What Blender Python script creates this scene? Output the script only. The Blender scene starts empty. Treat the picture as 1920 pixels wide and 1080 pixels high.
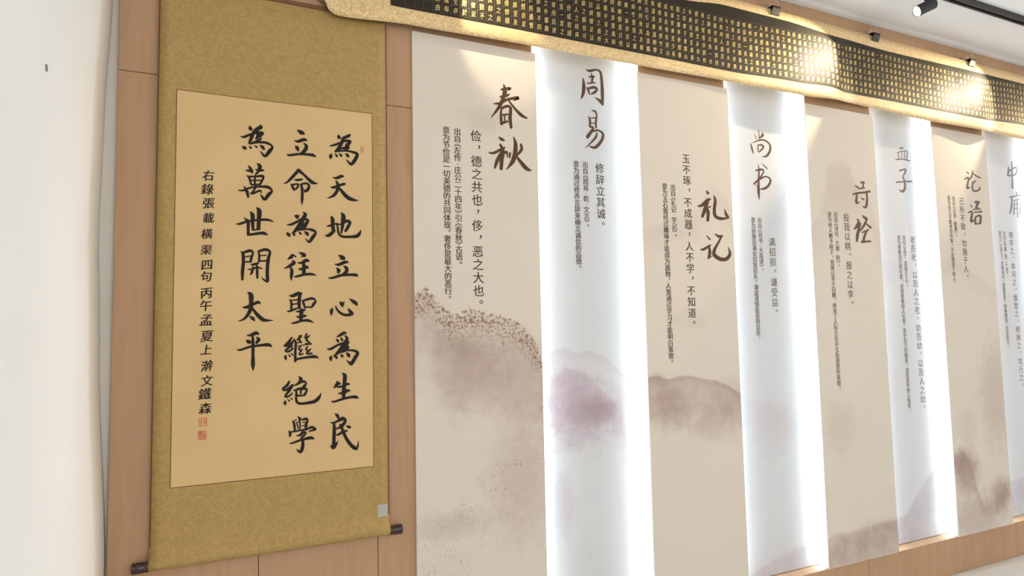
import bpy, bmesh, math, random
from mathutils import Vector, Matrix
random.seed(7)
C = bpy.context.scene.collection
sc = bpy.context.scene
ZO = 1.54                      # the lens is 1.54 m above the floor; heights below are given from the lens

# ---------------------------------------------------------------- camera, sky, light, exposure
cam = bpy.data.cameras.new('camera'); co = bpy.data.objects.new('camera', cam); C.objects.link(co)
cam.sensor_width = 36.0; cam.lens = 36.0*1185/1920; cam.clip_start = .02
r = Vector((0.9092809, -0.4156965, -0.0201166)); u = Vector((-0.0103983, -0.0710127, 0.9974212)); f = Vector((0.4160530, 0.9067269, 0.0688930))
co.matrix_world = Matrix(((r.x, u.x, -f.x, 0), (r.y, u.y, -f.y, 0), (r.z, u.z, -f.z, ZO), (0, 0, 0, 1)))
sc.camera = co
sc.view_settings.view_transform = 'Standard'; sc.view_settings.look = 'None'
sc.view_settings.gamma = 1; sc.view_settings.use_curve_mapping = False
sc.view_settings.exposure = 0.2
w = bpy.data.worlds.new('world'); sc.world = w; w.use_nodes = True
w.node_tree.nodes['Background'].inputs[0].default_value = (.95, .97, 1.0, 1)
w.node_tree.nodes['Background'].inputs[1].default_value = .85
def area(name, loc, rot, sx, sy, power, col):
    l = bpy.data.lights.new(name, 'AREA'); l.shape = 'RECTANGLE'; l.size = sx; l.size_y = sy; l.energy = power; l.color = col
    o = bpy.data.objects.new(name, l); C.objects.link(o); o.location = loc; o.rotation_euler = rot
    return o
# daylight from the windows behind the photographer
area('daylight_window', (1.8, -3.3, 2.35), (math.radians(90), 0, 0), 4.0, 2.0, 62, (1.0, .95, .88))
# unseen fill light added at the far right to brighten the white wall
area('side_fill', (7.8, -1.9, 2.1), (math.radians(90), 0, math.radians(90)), 2.8, 2.4, 34, (1.0, .98, .94))

# ---------------------------------------------------------------- lettering and landscape data (metres / 0.1 mm on the boards)
INK=[["scroll",1.037,[[[4066,7858,44],[4096,7767,158],[4148,7719,57]],[[4524,7932,63],[4484,7874,120],[4386,7815,126],[4233,7728,120]],[[4263,7754,126],[4178,7507,133],[4056,7305,114],[3935,7173,57]],[[3735,7381,38],[3930,7442,95],[4172,7563,82],[4355,7653,101],[4523,7633,133],[4416,7517,107]],[[4477,7555,114],[4400,7420,126],[4263,7326,89]],[[3960,7163,63],[4202,7336,79],[4492,7388,95]],[[4400,7531,126],[4385,7307,142]],[[4050,7194,70],[4323,7253,79],[4599,7228,95],[4800,7153,133],[4697,6894,145],[4567,6730,114],[4460,6808,82],[4359,6906,19]],[[3809,7091,32],[3779,6978,145],[3773,6862,32]],[[3944,7104,32],[4005,7016,95],[4020,6955,32]],[[4095,7120,25],[4171,7049,101],[4183,6984,32]],[[4338,7144,25],[4421,7073,133],[4470,6993,44]]]],["scroll",1.035,[[[3845,6141,25],[4004,6132,106],[4170,6215,125],[4267,6217,69]],[[3764,5760,25],[3898,5755,113],[4139,5862,106],[4306,5919,100],[4327,5883,31]],[[3974,6026,47],[4055,5861,131],[4024,5640,131],[3883,5427,113],[3645,5308,19]],[[4079,5785,78],[4229,5593,131],[4411,5403,163],[4594,5322,138],[4855,5292,16]]]],["scroll",1.03,[[[3772,4614,25],[3844,4510,149],[3853,4295,143],[3873,4111,143],[3852,4042,93]],[[3624,4206,31],[3778,4248,93],[3987,4333,62],[4077,4325,25]],[[3571,3850,37],[3695,3850,130],[3852,3986,130],[3948,4068,50]],[[3957,4325,56],[4032,4242,74],[4076,3966,93],[4226,3834,99],[4559,3839,112],[4774,3874,143],[4882,3988,118],[4944,4148,9]],[[4156,4783,19],[4258,4643,174],[4233,4346,149],[4181,3959,62]],[[4032,4298,50],[4197,4329,68],[4394,4454,112],[4515,4408,112],[4439,4232,130],[4332,4034,93]],[[4364,4515,31],[4409,4418,124]]]],["scroll",1.024,[[[4060,3101,18],[4180,3038,148],[4279,2970,129],[4120,2943,25]],[[3932,2745,31],[4075,2727,111],[4315,2832,129],[4442,2829,62]],[[3991,2608,25],[4075,2503,160],[4045,2389,62]],[[4255,2682,37],[4369,2602,142],[4368,2463,142],[4254,2353,123]],[[3689,2211,37],[3837,2207,86],[4194,2321,111],[4556,2343,105],[4738,2331,123],[4823,2280,15]]]],["scroll",1.018,[[[3842,1058,24],[3806,931,134],[3800,765,43]],[[3954,1128,43],[4037,954,86],[4206,813,98],[4401,769,110],[4576,820,134],[4636,860,37]],[[4417,1051,9],[4492,934,122],[4576,836,128]],[[4103,1280,24],[4192,1204,171],[4222,1082,49]],[[4288,1302,15],[4243,1188,98]],[[4475,1409,24],[4613,1311,128],[4735,1219,141],[4777,1127,31]]]],["scroll",1.015,[[[3992,-69,30],[4131,-2,109],[4280,83,121],[4363,45,42]],[[3968,-144,24],[4042,-221,109],[4071,-288,24]],[[4146,-102,54],[4220,-210,97]],[[4310,-15,54],[4393,-138,127],[4324,-243,109]],[[3630,-510,24],[3776,-521,97],[4041,-378,91],[4309,-303,109],[4465,-268,79]],[[4345,-228,121],[4225,-437,157],[4071,-638,139],[3888,-812,54]],[[4435,-285,91],[4315,-470,151],[4249,-589,91]],[[4458,-459,85],[4308,-591,121],[4026,-679,67]],[[4338,-598,60],[4608,-600,91],[4789,-697,127],[4698,-877,145],[4553,-1108,139],[4457,-1050,79],[4346,-955,12]],[[3806,-780,42],[3776,-880,127],[3800,-989,24]],[[3923,-790,30],[3988,-852,109],[4000,-912,24]],[[4145,-737,30],[4204,-805,109],[4225,-866,24]],[[4353,-668,24],[4443,-777,139],[4487,-870,30]]]],["scroll",1.01,[[[4025,-1755,48],[4001,-1888,138],[3878,-2016,36]],[[4002,-1765,48],[4122,-1870,102]],[[4016,-1975,60],[4217,-1965,96],[4380,-1884,114],[4491,-1899,48]],[[4194,-1463,30],[4307,-1564,156],[4282,-1864,138],[4264,-2163,156],[4260,-2402,120]],[[4054,-2210,24],[4216,-2226,114],[4395,-2140,126],[4523,-2139,24]],[[3811,-2508,48],[3922,-2524,78],[4216,-2444,96],[4543,-2390,102],[4723,-2401,120],[4832,-2468,18]]]],["scroll",1.006,[[[3930,-2982,30],[4024,-3057,119],[4076,-3201,59]],[[3764,-3298,24],[3892,-3358,95],[3906,-3626,131],[3897,-3920,131],[3891,-4184,137]],[[3781,-4160,59],[3877,-4242,148],[3985,-4119,89],[4061,-3987,9]],[[3863,-3332,74],[4068,-3253,107],[4215,-3190,154],[4327,-3273,107],[4214,-3443,137],[4132,-3531,107]],[[3950,-3564,53],[4132,-3511,89]],[[4132,-3407,107],[4220,-3622,107],[4332,-3899,119],[4509,-4182,131],[4687,-4348,142],[4783,-4362,59]],[[4747,-4398,83],[4799,-4238,65],[4808,-4054,9]],[[3964,-3784,24],[4067,-3772,89],[4243,-3683,107],[4397,-3660,65]],[[4356,-3469,30],[4451,-3521,119],[4540,-3553,36]]]],["scroll",1.066,[[[2523,7884,15],[2633,7826,148],[2748,7778,129],[2801,7731,25]],[[2662,7758,99]],[[2427,7464,25],[2562,7439,111],[2778,7534,129],[2900,7507,49]],[[2456,7268,18],[2534,7178,160],[2577,7060,49]],[[2764,7399,31],[2871,7281,142],[2808,7105,142],[2658,6957,99]],[[2156,6901,25],[2264,6875,92],[2606,6952,92],[2953,6966,105],[3128,6952,123],[3234,6885,18]]]],["scroll",1.062,[[[2602,6348,128],[2494,6201,122],[2296,5956,110],[2155,5808,67],[2037,5762,15]],[[2608,6303,140],[2781,6165,98],[2955,5996,122],[3101,5885,140],[3306,5852,12]],[[2426,5952,24],[2552,5938,98],[2730,5983,67]],[[2302,5775,30],[2368,5674,104],[2434,5521,73]],[[2353,5739,73],[2552,5780,73],[2570,5690,85],[2473,5567,67]],[[2396,5570,67],[2502,5599,49]],[[2638,5802,30],[2702,5700,98],[2725,5458,104],[2720,5214,110],[2715,4994,30]],[[2667,5764,73],[2840,5833,85],[2970,5767,91],[2927,5595,122],[2806,5500,79]],[[2768,5607,30],[2875,5524,79]]]],["scroll",1.056,[[[2442,4553,36],[2528,4528,163],[2562,4439,54]],[[2633,4586,24],[2562,4512,79]],[[2742,4723,18],[2837,4628,139],[2785,4519,139],[2671,4300,145],[2529,4051,139],[2374,3863,79]],[[2167,4189,24],[2330,4215,97],[2557,4339,97],[2785,4458,127],[2981,4402,54]],[[2952,4407,91],[2849,4249,145],[2723,4176,97]],[[2886,4251,85],[2758,4093,139],[2552,4016,79]],[[2763,4396,127],[2643,4178,151]],[[2672,4022,76],[2901,4064,73],[3104,4034,109],[3220,3945,91],[3104,3745,139],[2994,3574,91],[2917,3616,67],[2833,3709,12]],[[2157,3889,36],[2233,3821,139],[2298,3740,24]],[[2374,3893,30],[2445,3812,115]],[[2587,3963,24],[2678,3862,97]],[[2801,3974,30],[2902,3888,139],[2948,3805,36]]]],["scroll",1.053,[[[2385,3085,54],[2335,2978,138],[2189,2876,18]],[[2377,3084,42],[2499,2983,66]],[[2364,2839,48],[2434,2757,138],[2252,2618,108],[2057,2522,15]],[[2294,2599,54],[2357,2457,126],[2338,2249,120],[2333,2076,24]],[[2603,3158,30],[2760,3091,144],[2823,3033,96],[2669,2998,18]],[[2548,2775,24],[2704,2759,96],[2875,2860,138],[2990,2827,48]],[[2585,2537,24],[2704,2519,108],[2876,2604,138],[2968,2567,36]],[[2775,2797,108],[2790,2557,138],[2785,2347,138]],[[2445,2236,48],[2563,2247,90],[2819,2323,96],[3077,2337,102],[3245,2289,18]]]],["scroll",1.048,[[[2257,1514,30],[2397,1509,125],[2594,1605,125],[2730,1585,53]],[[2271,1381,36],[2341,1263,89],[2337,997,89]],[[2650,1561,125],[2617,1323,137],[2624,1040,113]],[[2341,1337,53],[2572,1367,53]],[[2342,1183,53],[2572,1216,53]],[[2189,933,30],[2287,932,77],[2483,1011,77],[2686,1079,36]],[[2713,1358,30],[2779,1234,95],[2828,1040,65]],[[2779,1332,83],[3079,1413,101],[3217,1324,65],[3151,1204,119],[3065,1060,65]],[[2822,1079,65],[3079,1084,59]],[[2497,908,30],[2652,931,95],[2836,980,77]],[[2714,996,148],[2695,758,148],[2681,575,113]],[[2512,730,24],[2653,708,107],[2874,763,77]],[[2344,490,36],[2456,489,83],[2738,574,89],[2966,572,101],[3146,495,24]]]],["scroll",1.044,[[[2369,-39,53],[2263,-207,112],[2092,-348,53]],[[2084,-348,71],[2208,-352,82],[2375,-239,76],[2450,-147,41]],[[2430,-152,53],[2292,-383,106],[2126,-530,65]],[[2126,-530,71],[2237,-572,88],[2409,-474,59]],[[2389,-333,29],[2362,-479,71]],[[2154,-694,29],[2141,-787,106],[2169,-890,24]],[[2237,-674,24],[2313,-758,65]],[[2315,-632,24],[2410,-703,65]],[[2436,-88,35],[2501,-272,88],[2488,-565,94],[2489,-951,100]],[[2489,-881,82],[2685,-835,88],[2968,-801,100],[3197,-794,118],[3335,-853,24]],[[2646,49,29],[2599,-97,76],[2548,-161,59]],[[2717,18,65],[2627,-128,76],[2718,-254,53]],[[2543,-249,47],[2684,-241,53]],[[2895,97,53],[2853,-44,88],[2813,-79,53]],[[3001,12,53],[2882,-133,82],[3001,-261,65]],[[2825,-286,35],[3067,-301,53]],[[2557,-382,29],[2797,-344,41],[3082,-316,41]],[[2690,-394,53],[2614,-480,71],[2718,-578,65]],[[2746,-484,35],[2629,-687,65],[2775,-668,59]],[[2939,-401,53],[2868,-503,71],[2991,-586,65]],[[3045,-493,53],[2897,-660,82],[3096,-667,65]]]],["scroll",1.041,[[[2286,-1659,64],[2187,-1834,116],[2028,-1932,47]],[[2050,-1962,87],[2187,-1979,87],[2386,-1801,64]],[[2414,-1802,70],[2298,-1985,105],[2128,-2212,76]],[[2133,-2212,87],[2216,-2240,76],[2387,-2135,58]],[[2368,-2070,23],[2371,-2157,52]],[[2148,-2360,23],[2134,-2452,116],[2149,-2548,29]],[[2216,-2327,23],[2291,-2395,70]],[[2313,-2284,23],[2388,-2338,64]],[[2597,-1512,17],[2687,-1604,140],[2632,-1741,116],[2445,-1848,35]],[[2590,-1774,52],[2772,-1704,93],[2877,-1768,70],[2815,-1882,116],[2739,-1957,93]],[[2431,-2001,47],[2521,-2041,76],[2538,-2260,76]],[[2520,-1989,81],[2716,-1965,105],[2905,-2010,81],[2816,-2219,105]],[[2694,-1949,76],[2689,-2158,70]],[[2535,-2216,76],[2779,-2225,70]],[[2521,-2114,70],[2536,-2405,93],[2662,-2515,93],[2972,-2506,111],[3199,-2462,134],[3342,-2338,122],[3434,-2146,9]]]],["scroll",1.033,[[[2385,-3127,29],[2455,-3239,93],[2487,-3544,75]],[[2455,-3129,52],[2544,-3095,35]],[[2574,-2982,23],[2663,-3081,104],[2602,-3198,35]],[[2538,-3182,46],[2609,-3439,52]],[[2636,-3102,41],[2664,-3255,64],[2665,-3472,41]],[[2720,-3120,52],[2860,-3096,104],[2950,-3132,52],[2888,-3273,116],[2875,-3510,93]],[[2748,-3209,35],[2838,-3211,35]],[[2720,-3338,35],[2838,-3341,35]],[[2271,-3477,29],[2318,-3602,104],[2305,-3721,35]],[[2318,-3536,58],[2637,-3505,64],[2917,-3478,69],[3087,-3419,104],[3229,-3515,64],[3087,-3542,69],[2954,-3577,17]],[[2526,-3677,17],[2665,-3680,93],[2777,-3583,116],[2881,-3620,52],[2777,-3727,87],[2699,-3802,52]],[[2693,-3792,69],[2769,-3929,104],[2750,-4158,133],[2695,-4289,110],[2611,-4252,81],[2541,-4168,14]],[[2292,-3944,23],[2416,-3938,75],[2721,-3853,87],[3059,-3810,116],[3181,-3879,23]]]],["scroll",1.097,[[[805,7771,48],[873,7743,162],[938,7691,48]],[[836,7864,24],[878,7785,78]],[[1196,7914,54],[1238,7846,150],[1096,7745,138],[988,7613,126],[908,7394,138],[834,7171,84]],[[539,7406,24],[665,7405,96],[880,7525,90],[1097,7625,108],[1316,7644,72]],[[1349,7624,42],[1234,7551,156],[1152,7481,138],[1066,7376,84]],[[1262,7428,60],[1126,7299,108],[850,7158,66]],[[1096,7685,138],[1152,7481,138]],[[964,7200,66],[1181,7260,84],[1456,7259,102],[1646,7138,84],[1541,6952,150],[1396,6751,102],[1294,6836,78],[1205,6938,12]],[[595,7038,36],[682,6988,144],[741,6944,36]],[[824,7072,24],[903,7011,102]],[[1013,7122,24],[1106,7063,90]],[[1204,7157,30],[1306,7078,132],[1367,6988,42]]]],["scroll",1.092,[[[803,6336,30],[890,6231,113],[950,6082,101]],[[723,6157,36],[863,6149,107],[963,6202,36]],[[1105,6453,30],[1209,6350,160],[1162,6166,113],[1048,6002,47]],[[1047,6216,24],[1216,6195,107],[1361,6214,47]],[[757,5959,30],[852,5872,89],[913,5626,71]],[[811,5922,71],[1054,5949,71],[1299,5985,107],[1322,5882,83],[1206,5640,83]],[[1041,5947,77],[1043,5615,83]],[[888,5780,53],[1246,5825,53]],[[916,5620,71],[1198,5657,65]],[[476,5386,30],[655,5393,77],[868,5504,77],[1193,5574,77],[1494,5583,119],[1641,5453,77],[1523,5301,142],[1387,5107,107],[1305,5196,89],[1230,5300,12]],[[661,5547,30],[762,5393,119],[823,5138,77]],[[1070,5623,83],[1052,5468,65]],[[883,5307,53],[978,5300,77],[1221,5427,77],[1271,5336,42]],[[1057,5504,71],[951,5318,77]]]],["scroll",1.088,[[[416,4127,29],[559,4143,88],[798,4250,88],[1120,4312,88],[1474,4346,100],[1703,4288,29]],[[671,4380,24],[811,4250,118],[826,4046,118],[829,3748,100]],[[802,3747,88],[989,3776,94],[1259,3833,112],[1395,3825,118],[1505,3765,24]],[[875,4618,24],[970,4494,153],[975,4201,135],[993,3932,100]],[[1098,4782,29],[1199,4656,182],[1188,4301,153],[1177,3976,147]],[[975,3931,59],[1231,3973,59]]]],["scroll",1.082,[[[576,3125,23],[661,3020,117],[672,2731,122],[648,2383,128],[643,2072,82]],[[648,3072,82],[887,3159,117],[1000,3090,70],[942,2913,105],[917,2732,82]],[[715,2929,47],[894,2964,47]],[[730,2741,58],[922,2752,58]],[[1150,3183,29],[1210,3038,87],[1201,2769,87]],[[1196,3149,82],[1426,3222,117],[1583,3139,93],[1529,2902,128],[1491,2460,128],[1505,2044,134]],[[1508,2012,76],[1379,2092,64],[1278,2198,12]],[[1238,2989,47],[1455,3011,47]],[[1212,2784,64],[1462,2806,58]],[[912,2650,29],[1051,2663,93],[1191,2716,76]],[[820,2480,29],[972,2472,70],[1133,2554,70],[1314,2509,47]],[[998,2600,52],[973,2390,93],[915,2267,47]],[[1132,2627,82],[1147,2394,99],[1149,2147,82]]]],["scroll",1.079,[[[819,1630,29],[939,1521,179],[942,1204,150],[917,973,150],[773,716,104],[616,603,58],[501,587,14]],[[651,1089,23],[797,1083,115],[1062,1218,115],[1196,1262,115],[1261,1198,35]],[[983,1060,69],[1118,857,127],[1280,683,150],[1416,603,121],[1720,594,12]],[[887,749,29],[999,679,127],[1072,578,46]]]],["scroll",1.074,[[[810,63,29],[937,64,103],[1123,137,137],[1223,84,46]],[[801,-128,74],[886,-178,149],[971,-198,46]],[[1124,-6,23],[1211,-100,137],[1121,-242,74]],[[1004,54,74],[1019,-233,120],[1023,-662,115],[1025,-1004,149],[1032,-1227,23]],[[489,-432,29],[599,-461,74],[914,-359,86],[1287,-312,97],[1557,-305,126],[1671,-386,34]]]],["F1",0.933,[[[11262,10994,30],[11319,10685,168],[11216,10325,138],[11013,9903,128],[10628,9384,25]],[[11129,10717,69],[11374,10792,109],[11588,10843,89],[11468,10707,25]],[[11065,10383,59],[11367,10469,109],[11550,10579,40]],[[10770,10028,49],[11096,10101,109],[11416,10303,99],[11981,10470,128],[11736,10297,30]],[[11495,10264,69],[11782,9955,99],[12098,9688,138],[12394,9575,59]],[[11133,9895,59],[11099,9522,99],[11128,9142,119]],[[11143,9871,99],[11410,10005,109],[11578,9928,119],[11542,9479,138],[11590,9030,109]],[[11190,9572,79],[11444,9639,69]],[[11130,9206,109],[11438,9318,69]],[[11268,9543,59],[11288,9250,59]]]],["F1",0.927,[[[10975,8562,39],[11114,8470,127],[11260,8433,49]],[[10480,7821,39],[10696,7809,98],[11052,8001,98],[11275,8131,59]],[[11031,8242,88],[11167,7964,137],[11096,7567,157],[11060,7117,127]],[[11114,7958,78],[10886,7498,137],[10750,7137,68]],[[11099,7738,49],[11339,7932,98],[11370,7667,24]],[[11513,7901,88],[11476,7677,68]],[[11699,8648,39],[11788,8323,147],[11745,7875,166],[11621,7520,157],[11311,7120,24]],[[12040,8360,88],[12072,8106,117],[11775,7755,68]],[[11776,7829,68],[12047,7511,147],[12311,7264,166],[12537,7200,49]]]],["R1",0.877,[[[15870,12278,34],[15910,11943,137],[15865,11539,137],[15746,11228,57]],[[16065,12730,40],[16258,12692,114],[16654,12812,80],[16888,12722,114],[16952,12270,126],[16965,11695,149],[16956,11073,103]],[[16970,11110,114],[16798,11270,143],[16495,11400,17]],[[16352,12592,34],[16410,12360,103],[16368,12096,80]],[[16202,12386,57],[16524,12446,103]],[[16107,12046,69],[16585,12146,57]],[[16056,11862,34],[16160,11695,92],[16231,11488,46]],[[16131,11782,80],[16492,11897,126],[16666,11825,92],[16483,11627,114],[16297,11532,46]]]],["R1",0.872,[[[16321,10704,45],[16516,10695,91],[16594,10500,68],[16537,10151,91],[16540,9856,68]],[[16136,10397,45],[16206,10167,102],[16177,9881,79]],[[16211,10310,45],[16518,10376,57]],[[16203,10054,45],[16510,10119,45]],[[16197,9883,91],[16370,9836,91],[16052,9387,147],[15972,9311,45]],[[16351,9664,79],[16615,9763,79],[16918,9627,113],[16840,9277,125],[16454,8884,125],[16120,8916,57]],[[16578,9645,57],[16470,9349,91],[15885,8791,23]]]],["F2",0.786,[[[22594,7046,47],[22707,6906,142]],[[21971,6195,47],[22255,6254,131],[22643,6546,142],[22850,6626,71]],[[22656,6517,131],[22469,6091,166],[22246,5654,119]],[[22550,6215,83],[22647,5925,154],[22600,5462,119]],[[22661,6180,47],[22828,6221,71]],[[23072,6826,47],[23156,6552,131],[23069,6070,142],[23127,5747,154],[23502,5637,142],[24030,5709,59]],[[23762,6161,18],[23861,5879,131],[24007,5720,95]]]],["F2",0.78,[[[22470,4704,35],[22699,4514,82]],[[22047,3963,47],[22285,4000,118],[22722,4233,71]],[[22614,4188,71],[22646,3808,141],[22519,3512,71]],[[22520,3530,82],[22803,3667,29]],[[23046,4812,47],[23335,4689,130],[23553,4771,59]],[[23514,4757,82],[23282,4421,94],[22971,3996,130],[22942,3730,177],[23308,3524,177],[23729,3536,165],[23999,3824,130],[23881,4177,24]]]],["R2",0.76,[[[26918,10750,24],[27065,10493,48]],[[27270,11054,19],[27280,10517,58]],[[27545,10903,24],[27554,10750,120],[27288,10542,48]],[[26598,10213,24],[26699,9939,77],[26784,9605,38]],[[26766,10222,29],[27198,10407,67],[27645,10481,86],[28049,10297,86],[28070,9937,106],[27779,9584,106],[27412,9510,19]],[[27151,10168,38],[27159,9786,58]],[[27168,10141,48],[27480,10174,96],[27540,10026,86],[27219,9744,58]]]],["R2",0.756,[[[27086,9034,24],[27156,8746,67],[27082,8074,95],[27046,7503,133],[27068,7060,38]],[[26901,8666,67],[27283,8767,105],[27501,8719,67],[27290,8376,76],[26716,7893,86]],[[26728,7894,48],[27120,8172,86],[27638,8392,76],[27992,8244,95],[27810,7894,114],[27467,7691,114],[27106,7649,29]],[[27418,9113,29],[27612,8978,57],[27794,8841,48]],[[26808,7877,24],[27028,7700,38]]]],["F3",0.688,[[[33886,8219,43],[34142,8097,86]],[[34366,8421,71],[34733,8451,86]],[[34655,8516,57],[34570,8137,71]],[[34178,8035,71],[34746,8122,57]],[[33633,7640,57],[34021,7753,86],[34596,7832,86],[35182,7947,100]],[[34018,7718,71],[33921,7180,100],[34193,7240,36]],[[34861,7887,71],[34887,7459,86],[34729,6970,100],[34452,7002,36]],[[34392,7510,43],[34599,7389,71]]]],["F3",0.684,[[[33890,6203,57],[34031,6056,99],[33665,5601,85]],[[33614,5598,71],[34188,5853,85]],[[34179,5994,71],[33862,5273,127],[33776,4863,85]],[[34404,6445,57],[34589,6314,127],[34749,6238,85],[34420,5794,99],[34064,5480,57]],[[34575,6029,42],[35061,5742,113]],[[34264,5419,57],[34840,5602,85]],[[34656,5523,85],[34475,5231,99],[34346,4929,99]],[[34164,4851,99],[34990,4935,71]]]],["R3",0.663,[[[39426,11239,67],[39735,11296,67]],[[39131,10915,42],[39495,11036,42],[40137,11101,50],[40023,10583,42]],[[39233,10925,42],[39256,10509,42]],[[39555,11000,34],[39552,10580,34]],[[39849,11030,34],[39808,10605,34]],[[38911,10434,50],[39574,10540,50],[40335,10504,67]]]],["R3",0.661,[[[39222,9754,67],[39830,9909,75],[39740,9633,75],[39501,9386,50]],[[39528,9405,67],[39683,9042,92],[39642,8621,109],[39370,8417,109],[39106,8539,42]],[[38835,8973,67],[39559,9074,67],[40422,9169,84]]]],["F4",0.614,[[[44877,9990,56],[45123,9890,75]],[[44606,9454,56],[45061,9613,75],[44828,8895,84],[45174,9015,47]],[[45578,10146,47],[45460,9788,75],[45119,9459,56]],[[45560,9984,47],[45997,9786,75],[46406,9717,75]],[[45839,9490,56],[45439,9204,66]],[[45488,9368,56],[45428,8848,84],[45800,8764,84],[46237,8938,75],[46242,9118,38]]]],["F4",0.61,[[[45045,7767,56],[45229,7659,75]],[[44756,7221,56],[45177,7339,84],[45025,6682,121],[45371,6793,56]],[[45523,7967,65],[46054,8050,84],[45590,7626,75]],[[45725,8121,56],[45813,7565,93]],[[45315,7487,65],[46154,7587,75]],[[45369,7295,56],[46287,7407,93]],[[45516,6988,84],[45459,6501,103]],[[45516,6988,75],[46098,7115,103],[45988,6576,121]],[[45476,6521,65],[46003,6577,65]]]],["R4",0.589,[[[51386,11111,61],[51217,10449,101]],[[51310,10780,61],[52344,11178,81],[52207,10656,71],[51268,10454,61]],[[51839,11559,61],[51670,9577,101]]]],["R4",0.584,[[[52106,9347,61],[52197,9110,61]],[[51241,8901,71],[52692,9167,81]],[[51542,8982,71],[51351,8165,81],[51085,7678,50]],[[51763,8696,50],[52592,8803,61],[52343,7703,61]],[[51723,8391,40],[52464,8490,40]],[[51684,8086,40],[52423,8183,40]],[[52142,8823,61],[52054,7484,61]],[[51763,8696,50],[51629,7660,61]]]]]
COLS=[["F1",0,"俭，德之共也；侈，恶之大也。",0.9904,0.8485,0.05653,0.0496],["F1",1,"出自《左传·庄公二十四年》引《春秋》古语。",0.9047,0.8574,0.03059,0.0314],["F1",2,"意为节俭是一切美德的共同体现，奢侈是最大的恶行。",0.8546,0.8586,0.0312,0.0309],["R1",0,"修辞立其诚。",1.6683,0.7873,0.05723,0.0521],["R1",1,"出自《周易·乾·文言》。",1.5861,0.7976,0.02919,0.033],["R1",2,"意为通过修养言辞来确立诚信的品德。",1.5357,0.7965,0.03217,0.0325],["F2",0,"玉不琢，不成器；人不学，不知道。",2.1349,0.8591,0.05585,0.0547],["F2",1,"出自《礼记·学记》。",2.0448,0.7056,0.02902,0.035],["F2",2,"意为玉石需经过雕琢才能成为器物，人需通过学习才能明白事理。",1.9939,0.7062,0.03145,0.0345],["R2",0,"满招损，谦受益。",2.7879,0.4697,0.05604,0.0546],["R2",1,"出自《尚书·大禹谟》。",2.7015,0.5883,0.03006,0.0337],["R2",2,"意为骄傲自满会招致损失；谦虚谨慎能获得益处。",2.6541,0.5875,0.03142,0.0333],["F3",0,"投我以桃，报之以李。",3.2984,0.6242,0.05515,0.0519],["F3",1,"出自《诗经·大雅·抑》。",3.2103,0.6373,0.02897,0.0332],["F3",2,"意为他人赠予桃子，我便以李子回赠，体现了人际交往中互助感恩的美德。",3.1602,0.6349,0.03083,0.0328],["R3",0,"老吾老，以及人之老；幼吾幼，以及人之幼。",4.0111,0.5337,0.0559,0.0503],["R3",1,"出自《孟子·梁惠王上》。",3.927,0.5454,0.03003,0.0338],["R3",2,"意为尊敬自己的长辈，进而尊敬他人长辈；爱护自己的晚辈，进而爱护他人晚辈。",3.8766,0.5432,0.03114,0.0335],["F4",0,"己所不欲，勿施于人。",4.4112,0.797,0.05591,0.0515],["F4",1,"出自《论语·颜渊》。",4.3288,0.8093,0.03225,0.0338],["F4",2,"意为自己不愿承受的事，不应强加于他人。",4.2792,0.8093,0.03045,0.0334],["R4",0,"博学之，审问之，慎思之，明辨之，笃行之。",5.1026,0.6144,0.0564,0.0524],["R4",1,"出自《中庸·第二十章》。",5.0234,0.6259,0.03146,0.0323],["R4",2,"意为广泛学习，详细询问，谨慎思考，明晰辨别，切实践行。",4.9722,0.6236,0.02994,0.032]]
SIG=[["右",-0.051,0.5847],["錄",-0.0539,0.5338],["張",-0.0498,0.4837],["載",-0.0492,0.4296],["橫",-0.0537,0.3715],["渠",-0.0547,0.3139],["四",-0.0523,0.2604],["句",-0.0536,0.2184],["丙",-0.0529,0.1595],["午",-0.054,0.114],["孟",-0.0517,0.0629],["夏",-0.0493,0.0064],["上",-0.0505,-0.0424],["澣",-0.0481,-0.0987],["文",-0.0475,-0.151],["鐵",-0.0537,-0.1972],["森",-0.0514,-0.2474]]
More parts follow.
